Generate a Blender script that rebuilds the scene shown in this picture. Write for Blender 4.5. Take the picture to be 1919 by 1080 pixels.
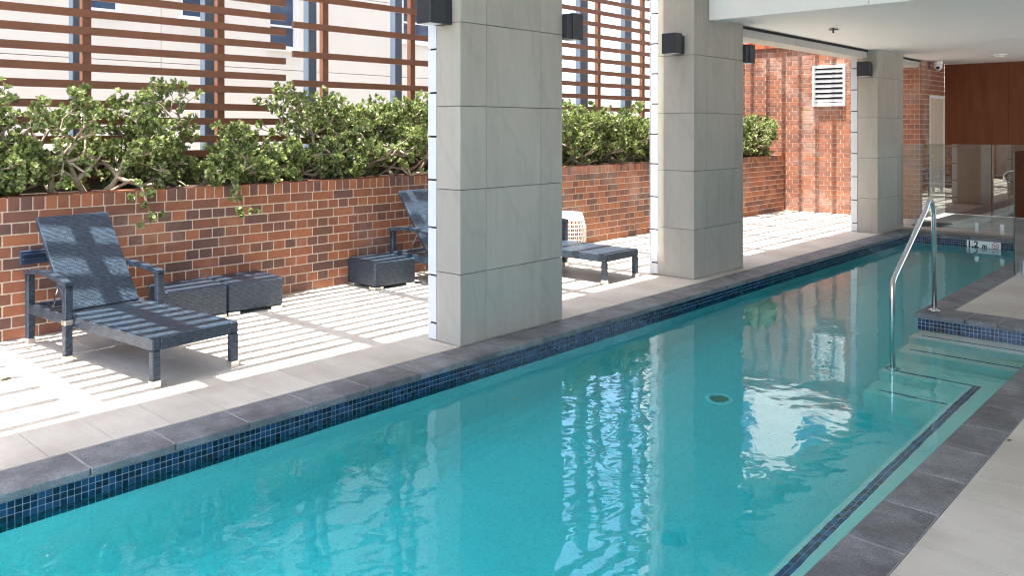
import bpy, math, random
from mathutils import Vector, Matrix
R = math.radians
rnd = random.Random(7)
sc = bpy.context.scene
for o in list(bpy.data.objects): bpy.data.objects.remove(o)
C = sc.collection

# ------------------------------------------------------------------ camera, sky, sun, exposure
cam_d = bpy.data.cameras.new('camera'); cam = bpy.data.objects.new('camera', cam_d); C.objects.link(cam)
cam.location = (0, 0, 1.5344); cam.rotation_euler = (R(90), 0, R(42.568))
cam_d.sensor_width = 36; cam_d.lens = 1550/1919*36; cam_d.shift_y = -299.5/1919
cam_d.clip_start = 0.05; cam_d.clip_end = 2000
sc.camera = cam
w = bpy.data.worlds.new('World'); sc.world = w; w.use_nodes = True
nt = w.node_tree; nt.nodes.clear()
sky = nt.nodes.new('ShaderNodeTexSky'); sky.sky_type = 'NISHITA'; sky.sun_disc = False
sky.sun_elevation = R(78.7); sky.sun_rotation = R(180); sky.air_density = 1.0; sky.dust_density = 2.8; sky.ozone_density = 1.0
bg = nt.nodes.new('ShaderNodeBackground'); bg.inputs[1].default_value = 0.15
wo = nt.nodes.new('ShaderNodeOutputWorld')
nt.links.new(sky.outputs[0], bg.inputs[0]); nt.links.new(bg.outputs[0], wo.inputs[0])
sun_d = bpy.data.lights.new('sun', 'SUN'); sun_d.energy = 2.9; sun_d.angle = R(0.45); sun_d.color = (1, 0.955, 0.88)
sun = bpy.data.objects.new('sun', sun_d); C.objects.link(sun); sun.rotation_euler = (math.atan(0.2), 0, 0); sun.location = (0, -3, 12)
sc.view_settings.view_transform = 'Standard'; sc.view_settings.look = 'None'
sc.view_settings.exposure = 2.8; sc.view_settings.gamma = 1.0; sc.view_settings.use_curve_mapping = False
sc.render.engine = 'CYCLES'
cy = sc.cycles
cy.use_denoising = True; cy.filter_width = 1.1; cy.sample_clamp_indirect = 6; cy.max_bounces = 14; cy.diffuse_bounces = 6
cy.glossy_bounces = 5; cy.transmission_bounces = 10; cy.transparent_max_bounces = 16; cy.blur_glossy = 0.3

# ------------------------------------------------------------------ node helpers
def mat(name):
    m = bpy.data.materials.new(name); m.use_nodes = True
    t = m.node_tree; t.nodes.clear()
    out = t.nodes.new('ShaderNodeOutputMaterial')
    return m, t, out
def N(t, kind, **kw):
    n = t.nodes.new('ShaderNode' + kind)
    for k, v in kw.items():
        if k.startswith('i_'):
            key = k[2:].replace('_', ' ')
            n.inputs[key].default_value = v
        else: setattr(n, k, v)
    return n
def L(t, a, b): t.links.new(a, b)
def ramp(t, fac, stops, interp='LINEAR'):
    r = N(t, 'ValToRGB'); r.color_ramp.interpolation = interp
    e = r.color_ramp.elements
    while len(e) > len(stops): e.remove(e[-1])
    while len(e) < len(stops): e.new(0.5)
    for k, (p, c) in enumerate(stops):
        e[k].position = p; e[k].color = (c[0], c[1], c[2], 1) if len(c) == 3 else c
    L(t, fac, r.inputs[0]); return r.outputs[0]
def coords(t, seed=False, scale=(1, 1, 1), kind='Object'):
    tc = N(t, 'TexCoord'); v = tc.outputs[kind]
    if seed:
        oi = N(t, 'ObjectInfo'); mu = N(t, 'VectorMath', operation='SCALE'); mu.inputs[0].default_value = (37, 61, 23)
        L(t, oi.outputs['Random'], mu.inputs['Scale'])
        ad = N(t, 'VectorMath', operation='ADD'); L(t, v, ad.inputs[0]); L(t, mu.outputs[0], ad.inputs[1]); v = ad.outputs[0]
    mp = N(t, 'Mapping'); mp.inputs['Scale'].default_value = scale
    L(t, v, mp.inputs[0]); return mp.outputs[0]
def noise(t, vec, scale, detail=4, rough=0.55):
    n = N(t, 'TexNoise'); n.inputs['Scale'].default_value = scale; n.inputs['Detail'].default_value = detail
    n.inputs['Roughness'].default_value = rough; L(t, vec, n.inputs['Vector']); return n.outputs['Fac']
def mixc(t, fac, a, b, mode='MIX'):
    m = N(t, 'Mix', data_type='RGBA', blend_type=mode)
    for s, v in ((0, fac), (6, a), (7, b)):
        if hasattr(v, 'is_linked') or hasattr(v, 'links'): L(t, v, m.inputs[s])
        elif s == 0: m.inputs[0].default_value = v
        else: m.inputs[s].default_value = (*v, 1)
    return m.outputs[2]
def bump(t, h, strength, dist=0.01):
    b = N(t, 'Bump'); b.inputs['Strength'].default_value = strength; b.inputs['Distance'].default_value = dist
    L(t, h, b.inputs['Height']); return b.outputs[0]
def pbsdf(t, out, col=None, rough=0.5, metal=0, normal=None, spec=0.5, **kw):
    p = N(t, 'BsdfPrincipled')
    if col is not None:
        if isinstance(col, tuple): p.inputs['Base Color'].default_value = (*col, 1)
        else: L(t, col, p.inputs['Base Color'])
    if isinstance(rough, (int, float)): p.inputs['Roughness'].default_value = rough
    else: L(t, rough, p.inputs['Roughness'])
    p.inputs['Metallic'].default_value = metal; p.inputs['Specular IOR Level'].default_value = spec
    if normal is not None: L(t, normal, p.inputs['Normal'])
    for k, v in kw.items(): p.inputs[k.replace('_', ' ')].default_value = v
    L(t, p.outputs[0], out.inputs[0]); return p

def m_plain(name, col, rough=0.5, metal=0, var=0.12, scale=6, bs=0.05, spec=0.5):
    m, t, o = mat(name); v = coords(t, True)
    n = noise(t, v, scale, 6)
    a = tuple(c*(1-var) for c in col); b = tuple(min(1, c*(1+var)) for c in col)
    c = ramp(t, n, [(0.25, a), (0.75, b)])
    f = noise(t, v, scale*25, 3)
    pbsdf(t, o, c, rough, metal, bump(t, f, bs, 0.003), spec); return m

def m_brick(name, island=False, eff=.2):
    m, t, o = mat(name); v = coords(t, not island)
    if island:
        g = N(t, 'NewGeometry'); r = g.outputs['Random Per Island']
    else:
        g = N(t, 'ObjectInfo'); r = g.outputs['Random']
    base = ramp(t, r, [(0, (.13, .072, .060)), (.16, (.155, .078, .060)), (.32, (.21, .088, .056)), (.5, (.30, .112, .056)), (.72, (.36, .138, .066)), (.9, (.28, .105, .06)), (1, (.17, .078, .058))])
    if eff > .4: base = mixc(t, .42, base, (.40, .175, .11))
    n = noise(t, v, 14, 6, .65)
    c = mixc(t, ramp(t, n, [(.3, (0, 0, 0)), (.7, (.8, .8, .8))]), base, (.72, .66, .62), 'MULTIPLY')
    n2 = noise(t, v, 60, 5, .7)
    sp = ramp(t, n2, [(.56, (0, 0, 0)), (.72, (1, 1, 1))])
    c = mixc(t, mixc(t, .35, (0, 0, 0), sp), c, (.09, .045, .035))
    ge = N(t, 'NewGeometry'); ef = noise(t, ge.outputs['Position'], 1.7, 7, .68)
    c = mixc(t, ramp(t, ef, [(.50, (0, 0, 0)), (.72, (eff, eff, eff))]), c, (.58, .46, .41))
    b = bump(t, mixc(t, .5, n, n2), .5, .004)
    pbsdf(t, o, c, .72, 0, b, .35); return m
def m_mortar():
    m, t, o = mat('mortar'); v = coords(t)
    n = noise(t, v, 40, 6, .7)
    pbsdf(t, o, ramp(t, n, [(.3, (.50, .40, .31)), (.7, (.68, .56, .45))]), .9, 0, bump(t, n, .6, .004), .2); return m
def m_stone(name, col, vein=.16):
    m, t, o = mat(name); v = coords(t, True, (1, 1, .18))
    n = noise(t, v, 5, 8, .62); n2 = noise(t, v, 22, 6, .7)
    k = mixc(t, .35, n, n2)
    a = tuple(c*(1-vein) for c in col); b = tuple(c*(1+vein*.7) for c in col)
    c = ramp(t, k, [(.3, a), (.5, col), (.7, b)])
    wv = N(t, 'TexWave'); wv.inputs['Scale'].default_value = 1.3; wv.inputs['Distortion'].default_value = 9; wv.inputs['Detail'].default_value = 4; wv.bands_direction = 'DIAGONAL'
    L(t, coords(t, True, (1, 1, .5)), wv.inputs['Vector'])
    ve = ramp(t, wv.outputs['Fac'], [(0, (1, 1, 1)), (.06, (0, 0, 0))])
    c = mixc(t, mixc(t, .12, (0, 0, 0), ve), c, tuple(x*.55 for x in col))
    oi = N(t, 'ObjectInfo')
    tone = ramp(t, oi.outputs['Random'], [(0, (.9, .9, .9)), (1, (1, 1, 1))])
    c = mixc(t, 1.0, c, tone, 'MULTIPLY')
    pbsdf(t, o, c, .42, 0, bump(t, n2, .04, .003), .4); return m
def m_tile(name, col):
    m, t, o = mat(name); v = coords(t, True, (.35, 1.6, 1))
    n = noise(t, v, 6, 8, .65); n2 = noise(t, coords(t, True), 70, 4, .7)
    c = ramp(t, mixc(t, .3, n, n2), [(.3, tuple(x*.86 for x in col)), (.7, tuple(x*1.06 for x in col))])
    g = noise(t, coords(t, False), 1.1, 6, .6)
    sm = N(t, 'NewGeometry'); g = N(t, 'TexNoise'); g.inputs['Scale'].default_value = 1.6; g.inputs['Detail'].default_value = 6
    L(t, sm.outputs['Position'], g.inputs['Vector'])
    gr = ramp(t, g.outputs['Fac'], [(.36, (.80, .78, .76)), (.55, (1, 1, 1))])
    c = mixc(t, 1.0, c, gr, 'MULTIPLY')
    oi = N(t, 'ObjectInfo'); c = mixc(t, 1.0, c, ramp(t, oi.outputs['Random'], [(0, (.93, .93, .92)), (1, (1, 1, 1))]), 'MULTIPLY')
    pbsdf(t, o, c, .5, 0, bump(t, n2, .05, .002), .4); return m
def m_bluestone():
    m, t, o = mat('bluestone'); v = coords(t, True)
    n = noise(t, v, 7, 8, .62); n2 = noise(t, v, 120, 4, .8)
    k = mixc(t, .6, n, n2)
    c = ramp(t, k, [(.34, (.09, .093, .100)), (.5, (.190, .193, .200)), (.66, (.34, .343, .35))])
    sm = N(t, 'NewGeometry'); g = N(t, 'TexNoise'); g.inputs['Scale'].default_value = 3.2; g.inputs['Detail'].default_value = 7; g.inputs['Roughness'].default_value = .65
    L(t, sm.outputs['Position'], g.inputs['Vector'])
    c = mixc(t, 1.0, c, ramp(t, g.outputs['Fac'], [(.38, (.62, .6, .62)), (.55, (1, 1, 1))]), 'MULTIPLY')
    oi = N(t, 'ObjectInfo'); c = mixc(t, 1.0, c, ramp(t, oi.outputs['Random'], [(0, (.8, .8, .8)), (1, (1, 1, 1))]), 'MULTIPLY')
    pbsdf(t, o, c, .6, 0, bump(t, n2, .25, .002), .4); return m
def m_mosaic(name, island, k=1.0):
    m, t, o = mat(name)
    if island: g = N(t, 'NewGeometry'); r = g.outputs['Random Per Island']
    else: g = N(t, 'ObjectInfo'); r = g.outputs['Random']
    c = ramp(t, r, [(0, (.003, .007, .018)), (.25, (.004, .014, .040)), (.5, (.006, .026, .072)), (.75, (.011, .042, .10)), (1, (.025, .062, .125))])
    if k != 1: c = mixc(t, 1.0, c, (k*.8, k, k*1.05), 'MULTIPLY')
    n = noise(t, coords(t), 45, 4, .6)
    c = mixc(t, n, c, (.7, .75, .8), 'MULTIPLY')
    pbsdf(t, o, c, .12, 0, None, .6); return m
def m_plaster_pool():
    m, t, o = mat('pool_pebble'); v = coords(t)
    vo = N(t, 'TexVoronoi'); vo.inputs['Scale'].default_value = 150; L(t, v, vo.inputs['Vector'])
    bw = N(t, 'RGBToBW'); L(t, vo.outputs['Color'], bw.inputs[0])
    n = noise(t, v, 38, 6, .75); n3 = noise(t, v, 1.2, 4)
    k = mixc(t, .5, bw.outputs[0], n)
    c = ramp(t, k, [(.25, (.34, .60, .60)), (.45, (.50, .75, .74)), (.62, (.54, .78, .76)), (.85, (.62, .80, .76))])
    c = mixc(t, 1.0, c, ramp(t, n3, [(.3, (.9, .94, .95)), (.7, (1, 1, 1))]), 'MULTIPLY')
    pbsdf(t, o, c, .7, 0, None, .3); return m
def m_water():
    m, t, o = mat('pool_water'); v = coords(t)
    mp = coords(t, False, (1.0, 1.0, 1))
    n1 = N(t, 'TexNoise'); n1.inputs['Scale'].default_value = 2.2; n1.inputs['Detail'].default_value = 2.0; n1.inputs['Roughness'].default_value = .5; n1.inputs['Distortion'].default_value = .6
    L(t, mp, n1.inputs['Vector'])
    n2 = N(t, 'TexNoise'); n2.inputs['Scale'].default_value = 9; n2.inputs['Detail'].default_value = 2; n2.inputs['Distortion'].default_value = .4
    L(t, mp, n2.inputs['Vector'])
    # calm in some places, wrinkled in others
    n3 = noise(t, mp, .55, 2)
    amp = ramp(t, n3, [(.35, (.25, .25, .25)), (.65, (1, 1, 1))])
    mu = N(t, 'Math', operation='MULTIPLY'); L(t, n2.outputs['Fac'], mu.inputs[0]); L(t, amp, mu.inputs[1])
    m2 = N(t, 'Math', operation='MULTIPLY'); L(t, mu.outputs[0], m2.inputs[0]); m2.inputs[1].default_value = .30
    ad = N(t, 'Math', operation='ADD'); L(t, n1.outputs['Fac'], ad.inputs[0]); L(t, m2.outputs[0], ad.inputs[1])
    b = bump(t, ad.outputs[0], 1.0, .0045)
    g = N(t, 'BsdfGlass'); g.inputs['IOR'].default_value = 1.36; g.inputs['Roughness'].default_value = 0
    g.inputs['Color'].default_value = (1, 1, 1, 1); L(t, b, g.inputs['Normal'])
    L(t, g.outputs[0], o.inputs['Surface'])
    va = N(t, 'VolumeAbsorption'); va.inputs['Color'].default_value = (.0, .935, .965, 1); va.inputs['Density'].default_value = .8
    L(t, va.outputs[0], o.inputs['Volume']); return m
def m_glass():
    m, t, o = mat('fence_glass')
    tr = N(t, 'BsdfTransparent'); tr.inputs[0].default_value = (.86, .90, .88, 1)
    gl = N(t, 'BsdfGlossy'); gl.inputs['Roughness'].default_value = 0; gl.inputs['Color'].default_value = (.95, 1, .98, 1)
    fr = N(t, 'Fresnel'); fr.inputs['IOR'].default_value = 2.0
    mx = N(t, 'MixShader'); L(t, fr.outputs[0], mx.inputs[0]); L(t, tr.outputs[0], mx.inputs[1]); L(t, gl.outputs[0], mx.inputs[2])
    L(t, mx.outputs[0], o.inputs[0]); return m
def m_wicker():
    m, t, o = mat('wicker'); v = coords(t, kind='UV')
    br = N(t, 'TexBrick'); br.offset = .5; br.inputs['Scale'].default_value = 1
    br.inputs['Brick Width'].default_value = .026; br.inputs['Row Height'].default_value = .0105
    br.inputs['Mortar Size'].default_value = .0022; br.inputs['Mortar Smooth'].default_value = .6
    br.inputs['Color1'].default_value = (.050, .084, .125, 1); br.inputs['Color2'].default_value = (.018, .033, .054, 1); br.inputs['Mortar'].default_value = (.003, .005, .009, 1)
    L(t, v, br.inputs['Vector'])
    wv = N(t, 'TexWave', wave_type='BANDS', bands_direction='X'); wv.inputs['Scale'].default_value = 22.7; L(t, v, wv.inputs['Vector'])
    inv = N(t, 'Math', operation='SUBTRACT'); inv.inputs[0].default_value = 1; L(t, br.outputs['Fac'], inv.inputs[1])
    pbsdf(t, o, br.outputs['Color'], .34, 0, bump(t, inv.outputs[0], .55, .003), .6); return m
def m_leaf():
    m, t, o = mat('jade_leaf')
    g = N(t, 'NewGeometry')
    c = ramp(t, g.outputs['Random Per Island'], [(0, (.06, .095, .03)), (.3, (.14, .19, .06)), (.65, (.25, .31, .11)), (.92, (.39, .44, .20)), (1, (.46, .40, .20))])
    p = N(t, 'BsdfPrincipled'); L(t, c, p.inputs['Base Color']); p.inputs['Roughness'].default_value = .27; p.inputs['Specular IOR Level'].default_value = .6
    tl = N(t, 'BsdfTranslucent'); L(t, mixc(t, .5, c, (.34, .44, .10)), tl.inputs[0])
    mx = N(t, 'MixShader'); mx.inputs[0].default_value = .34
    L(t, p.outputs[0], mx.inputs[1]); L(t, tl.outputs[0], mx.inputs[2]); L(t, mx.outputs[0], o.inputs[0]); return m
def m_stained_brown():
    m, t, o = mat('brown_panel'); v = coords(t, True, (1, 1, .12))
    n = noise(t, v, 9, 7, .6)
    pbsdf(t, o, ramp(t, n, [(.3, (.125, .036, .011)), (.7, (.18, .056, .018))]), .5, 0, None, .22); return m

M = dict(brick=m_brick('brick'), brick_many=m_brick('brick_many', True, .38), brick_pale=m_brick('brick_pale', False, .55), brick_pale_many=m_brick('brick_pale_many', True, .55), mortar=m_mortar(),
    stone=m_stone('column_stone', (.415, .385, .335)), strip=m_plain('white_panel', (.64, .66, .69), .35, 0, .04, 2, .02),
    gap=m_plain('shadow_gap', (.018, .018, .02), .8), tile=m_tile('deck_tile', (.60, .55, .485)), grout=m_plain('grout', (.30, .28, .25), .9, 0, .2, 30),
    coping=m_bluestone(), mosaic=m_mosaic('mosaic', False), mosaic_many=m_mosaic('mosaic_many', True), mgrout=m_plain('mosaic_grout', (.30, .34, .40), .7),
    pebble=m_plaster_pool(), render=m_plain('step_render', (.80, .80, .71), .7, 0, .05, 12, .05), mosaic_edge=m_mosaic('mosaic_edge', False, 3.2), mosaic_edge_many=m_mosaic('mosaic_edge_many', True, 3.2), water=m_water(), glass=m_glass(), wicker=m_wicker(), leaf=m_leaf(),
    bark=m_plain('jade_bark', (.34, .27, .20), .85, 0, .4, 30, .5), soil=m_plain('soil', (.045, .033, .024), .95, 0, .4, 20, .8),
    slat=m_plain('slat_timber_paint', (.215, .090, .050), .5, 0, .12, 5, .04), bluepost=m_plain('steel_post_paint', (.12, .165, .225), .45, 0, .05),
    facade=m_plain('cream_render', (.66, .63, .57), .8, 0, .035, 1.3, .05), white=m_plain('white_paint', (.80, .80, .79), .6, 0, .02, 1.5, .02),
    frame=m_plain('window_frame', (.72, .73, .74), .4, 0, .03), pane=m_plain('dark_glass', (.05, .085, .14), .05, 0, .25, 2, 0, .8),
    lamp=m_plain('lamp_black', (.022, .026, .034), .42, 0, .1), steel=m_plain('brushed_steel', (.66, .65, .63), .22, 1, .04, 3, .01), cap=m_plain('foot_steel', (.75, .72, .66), .32, 1, .05),
    galv=m_plain('spigot_steel', (.60, .62, .64), .35, 1, .06), brown=m_stained_brown(), rust=m_plain('red_beam_paint', (.42, .11, .045), .6, 0, .15, 8),
    vent=m_plain('vent_white', (.78, .78, .77), .5, 0, .03), dark=m_plain('dark_void', (.02, .021, .023), .7), basket=m_plain('white_cord', (.78, .75, .69), .6, 0, .06, 60, .3),
    signw=m_plain('sign_white', (.82, .83, .82), .3, 0, .02), ink=m_plain('sign_ink', (.012, .012, .014), .4), red=m_plain('sign_red', (.55, .06, .04), .4),
    mat_=m_plain('rubber_mat', (.02, .02, .022), .85, 0, .2, 60, .4), lane=m_plain('lane_concrete', (.34, .33, .31), .9, 0, .15, 2, .2), darkwall=m_plain('dark_backdrop', (.06, .055, .05), .85, 0, .15, 3, .2),
    gedge=m_plain('glass_edge', (.012, .035, .03), .2), ring=m_plain('drain_plastic', (.88, .90, .86), .5, 0, .03), wallp=m_plain('inner_wall', (.33, .30, .27), .7, 0, .05, 1),
    fascia=m_plain('grey_fascia', (.46, .45, .42), .6, 0, .04),    grate=m_plain('drain_grate', (.24, .26, .16), .7), joint=m_plain('coping_joint', (.31, .305, .30), .9, 0, .25, 40), navy=m_plain('navy_metal', (.02, .035, .07), .4), dleaf=m_plain('dry_leaf', (.16, .13, .05), .7, 0, .3, 40))

# ------------------------------------------------------------------ mesh helpers
class MB:
    def __init__(s): s.v = []; s.f = []
    def add(s, vs, fs, mx=None):
        b = len(s.v)
        s.v += [tuple(mx @ Vector(p)) for p in vs] if mx is not None else [tuple(p) for p in vs]
        s.f += [tuple(i+b for i in f) for f in fs]; return s
    def box(s, x0, x1, y0, y1, z0, z1, mx=None):
        return s.add([(x0,y0,z0),(x1,y0,z0),(x1,y1,z0),(x0,y1,z0),(x0,y0,z1),(x1,y0,z1),(x1,y1,z1),(x0,y1,z1)],
            [(0,3,2,1),(4,5,6,7),(0,1,5,4),(1,2,6,5),(2,3,7,6),(3,0,4,7)], mx)
    def rbox(s, x0, x1, y0, y1, z0, z1, c=.003, mx=None):   # box with all edges chamfered
        vs = []; idx = {}
        for i, x in enumerate((x0, x1)):
            for j, y in enumerate((y0, y1)):
                for k, z in enumerate((z0, z1)):
                    sx, sy, sz = (c, -c)[i], (c, -c)[j], (c, -c)[k]
                    for ax, p in enumerate(((x, y+sy, z+sz), (x+sx, y, z+sz), (x+sx, y+sy, z))):
                        idx[i,j,k,ax] = len(vs); vs.append(p)
        fs = []
        q = lambda *a: fs.append(tuple(idx[t] for t in a))
        for i in (0, 1): q(*[(i,j,k,0) for j,k in ((0,0),(1,0),(1,1),(0,1))][::(1 if i else -1)])
        for j in (0, 1): q(*[(i,j,k,1) for i,k in ((0,0),(0,1),(1,1),(1,0))][::(1 if j else -1)])
        for k in (0, 1): q(*[(i,j,k,2) for i,j in ((0,0),(1,0),(1,1),(0,1))][::(1 if k else -1)])
        for j in (0,1):
            for k in (0,1): q((0,j,k,1),(1,j,k,1),(1,j,k,2),(0,j,k,2))
        for i in (0,1):
            for k in (0,1): q((i,0,k,0),(i,1,k,0),(i,1,k,2),(i,0,k,2))
        for i in (0,1):
            for j in (0,1): q((i,j,0,0),(i,j,1,0),(i,j,1,1),(i,j,0,1))
        for i in (0,1):
            for j in (0,1):
                for k in (0,1): q((i,j,k,0),(i,j,k,1),(i,j,k,2))
        return s.add(vs, fs, mx)
    def tube(s, pts, rad, n=10, cap=True):
        pts = [Vector(p) for p in pts]; m = len(pts)
        rr = rad if isinstance(rad, (list, tuple)) else [rad]*m
        b = len(s.v); prev = None
        for i, p in enumerate(pts):
            d = (pts[min(i+1, m-1)] - pts[max(i-1, 0)]).normalized()
            if prev is None:
                a = Vector((0, 0, 1)) if abs(d.z) < .9 else Vector((1, 0, 0))
                u = d.cross(a).normalized()
            else: u = (prev - d*prev.dot(d)).normalized()
            prev = u; v = d.cross(u)
            for k in range(n):
                t = 2*math.pi*k/n; s.v.append(tuple(p + (u*math.cos(t) + v*math.sin(t))*rr[i]))
        for i in range(m-1):
            for k in range(n):
                s.f.append((b+i*n+k, b+i*n+(k+1) % n, b+(i+1)*n+(k+1) % n, b+(i+1)*n+k))
        if cap:
            s.f.append(tuple(b+k for k in range(n))[::-1]); s.f.append(tuple(b+(m-1)*n+k for k in range(n)))
        return s
    def lathe(s, prof, n=24, c=(0, 0, 0), closed=False):
        b = len(s.v); m = len(prof)
        for r, z in prof:
            for k in range(n):
                t = 2*math.pi*k/n; s.v.append((c[0]+r*math.cos(t), c[1]+r*math.sin(t), c[2]+z))
        for i in range(m if closed else m-1):
            j = (i+1) % m
            for k in range(n): s.f.append((b+i*n+k, b+i*n+(k+1) % n, b+j*n+(k+1) % n, b+j*n+k))
        if not closed:
            if prof[0][0] > 1e-4: s.f.append(tuple(b+k for k in range(n))[::-1])
            if prof[-1][0] > 1e-4: s.f.append(tuple(b+(m-1)*n+k for k in range(n)))
        return s
    def mesh(s, name, m, smooth=False, uv=False):
        me = bpy.data.meshes.new(name); me.from_pydata(s.v, [], s.f); me.materials.append(m); me.update()
        import bmesh
        if smooth: me.polygons.foreach_set('use_smooth', [True]*len(me.polygons))
        if uv:
            ul = me.uv_layers.new(name='UVMap')
            for p in me.polygons:
                n = p.normal; a = max(range(3), key=lambda i: abs(n[i]))
                ii = [(1, 2), (0, 2), (1, 0)][a]
                for li in p.loop_indices:
                    co = me.vertices[me.loops[li].vertex_index].co
                    ul.data[li].uv = (co[ii[0]], co[ii[1]])
        return me
def fixn(me):
    import bmesh
    bm = bmesh.new(); bm.from_mesh(me); bmesh.ops.recalc_face_normals(bm, faces=bm.faces); bm.to_mesh(me); bm.free()
def ob(name, me, parent=None, loc=None, rot=None, kind=None):
    o = bpy.data.objects.new(name, me); C.objects.link(o)
    if parent is not None: o.parent = parent
    if loc: o.location = loc
    if rot: o.rotation_euler = rot
    if kind: o['kind'] = kind
    return o
def part(name, mb, m, parent, smooth=False, uv=False, kind=None, loc=None, rot=None):
    me = mb.mesh(name, m, smooth, uv); fixn(me)
    return ob(name, me, parent, loc, rot, kind)
def tag(o, label=None, cat=None, group=None, kind=None):
    if label: o['label'] = label
    if cat: o['category'] = cat
    if group: o['group'] = group
    if kind: o['kind'] = kind
    return o
def thing(name, label, cat, loc=(0, 0, 0), rz=0, group=None):
    o = bpy.data.objects.new(name, None); C.objects.link(o); o.location = loc; o.rotation_euler = (0, 0, rz); o.empty_display_size = .2
    return tag(o, label, cat, group)
def struct(name, mb, m, **k):
    o = part(name, mb, m, None, **k); o['kind'] = 'structure'; return o
def copy_tree(o, parent=None):
    c = o.copy(); C.objects.link(c)
    if parent is not None: c.parent = parent
    for ch in list(o.children): copy_tree(ch, c)
    return c
def B(*a): return MB().box(*a)
SN, CS, FF, HZ, EH = math.sin(R(42.568)), math.cos(R(42.568)), 1550, 240.5, 1.5344
def depth_of(x, y): return -SN*x + CS*y
def in_view(x, y, z):       # used only to choose which repeats become single objects (the largest in the photograph)
    d = depth_of(x, y)
    if d < .3: return False
    u = 960 + FF*(CS*x + SN*y)/d; v = HZ - (z-EH)*FF/d
    return -30 < u < 1950 and -30 < v < 1110 and not (822 < u < 1050 and y > 4) and not (1240 < u < 1390 and y > 7.4)

# ------------------------------------------------------------------ ground, lane, decks
struct('ground', B(-400, 400, -400, 400, -2.2, -2.0), M['lane'])
struct('lane', B(-11, -7.95, -12, 40, -1.95, -.02), M['lane'])

def tiles(base, rects, name, m, top=0.0, th=.018, j=.003):
    cache = {}
    for x0, x1, y0, y1 in rects:
        key = (round(x1-x0, 4), round(y1-y0, 4))
        if key[0] < .02 or key[1] < .02: continue
        if key not in cache:
            hx, hy = key[0]/2 - j/2, key[1]/2 - j/2
            me = MB().box(-hx, hx, -hy, hy, -th, 0).mesh(name, m); cache[key] = me
        ob(name, cache[key], base, ((x0+x1)/2, (y0+y1)/2, top + rnd.uniform(-.0004, .0004)))
def grid(x0, x1, dx, y0, y1, dy, oy=0.0, ox=0.0, skip=None):
    xs = [x0]; x = x0 + (ox or dx)
    while x < x1 - .02: xs.append(x); x += dx
    xs.append(x1); ys = [y0]; y = y0 + (oy or dy)
    while y < y1 - .02: ys.append(y); y += dy
    ys.append(y1)
    return [(a, b, c, d) for a, b in zip(xs, xs[1:]) for c, d in zip(ys, ys[1:]) if not (skip and skip(a, b, c, d))]

dk = struct('terrace_floor', B(-6.9, -4.192, -5, 14.95, -.5, -.004), M['grout'])
cols = [(-4.52, -4.184, 4.02, 5.15), (-4.827, -4.30, 7.40, 8.454), (-4.61, -4.227, 12.47, 13.61)]
tiles(dk, grid(-6.712, -4.195, .6, 1.085-.295, 14.88, .295, ox=.117), 'floor_tile', M['tile'])
tiles(dk, grid(-6.712, -4.195, 2.6, -5, .79, .59), 'floor_tile', M['tile'])
d2 = struct('pool_deck', B(-.968, 9, -12, 7.66, -.5, -.004).box(-4.19, -.969, -12, -3.21, -.5, -.004).box(-1.968, 3.2, 7.66, 16.35, -.5, -.004).box(-4.192, -1.968, 13.26, 16.35, -.5, -.004), M['grout'])  # unseen stretch behind the camera is lengthened to bounce sunlight under the roof
tiles(d2, grid(-.965, .835, .6, 2.42, 7.32, .27, oy=.02), 'floor_tile', M['tile'])
tiles(d2, grid(.835, 3.2, 1.2, -5, 7.32, .59)+grid(-.965, .835, .6, -5, 2.42, .59), 'floor_tile', M['tile'])
tiles(d2, grid(-1.965, .5, .4, 7.68, 13.5, .59), 'floor_tile', M['tile'])
tiles(d2, grid(-4.19, -.2, .59, 13.5, 16.28, .59), 'floor_tile', M['tile'])

# ------------------------------------------------------------------ pool basin, coping, mosaic, water
XL, XR, XF, YS, YE = -3.935, -1.165, -2.17, 7.36, 12.95
bs = MB()
prof = [(XL, -.04), (XL, -.95)] + [(XL+.38-.38*math.cos(t*math.pi/16), -.95-.38*math.sin(t*math.pi/16)) for t in range(1, 9)] + [(XR, -1.33)]
b0 = len(bs.v)
for (x, z) in prof: bs.v += [(x, -3, z), (x, YE+.02, z)]
for i in range(len(prof)-1): bs.f.append((b0+2*i, b0+2*i+1, b0+2*i+3, b0+2*i+2))
pool = struct('pool_basin', bs, M['pebble'])
part('pool_wall', B(-4.19, XL-.002, -3.2, 13.25, -1.7, -.042), M['pebble'], pool)
part('pool_wall', B(XL, -1.9, YE, 13.25, -1.7, -.042), M['pebble'], pool)
part('pool_wall', B(XF, -1.9, YS+.001, YE-.001, -1.7, -.042), M['pebble'], pool)
part('pool_wall', B(XF, -.97, YS, 7.645, -1.7, -.042), M['pebble'], pool)
part('pool_wall', B(XR, -.97, -3.2, YS-.001, -1.7, -.042), M['pebble'], pool)
part('pool_wall', B(XL, XR, -3.2, -3.0, -1.7, -.042), M['pebble'], pool)
part('bench', MB().rbox(-1.565, XR-.001, -3, 6.34, -1.5, -.6, .012), M['render'], pool)
st = [(7.05, 7.359, -.17), (6.75, 7.049, -.385), (6.335, 6.749, -.6), (6.02, 6.334, -.815)]
for i, (y0, y1, z) in enumerate(st):
    part('step', MB().rbox(-2.15, (-1.166 if i < 3 else -1.566), y0, y1, -1.5, z, .015), M['render'], pool)
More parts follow.
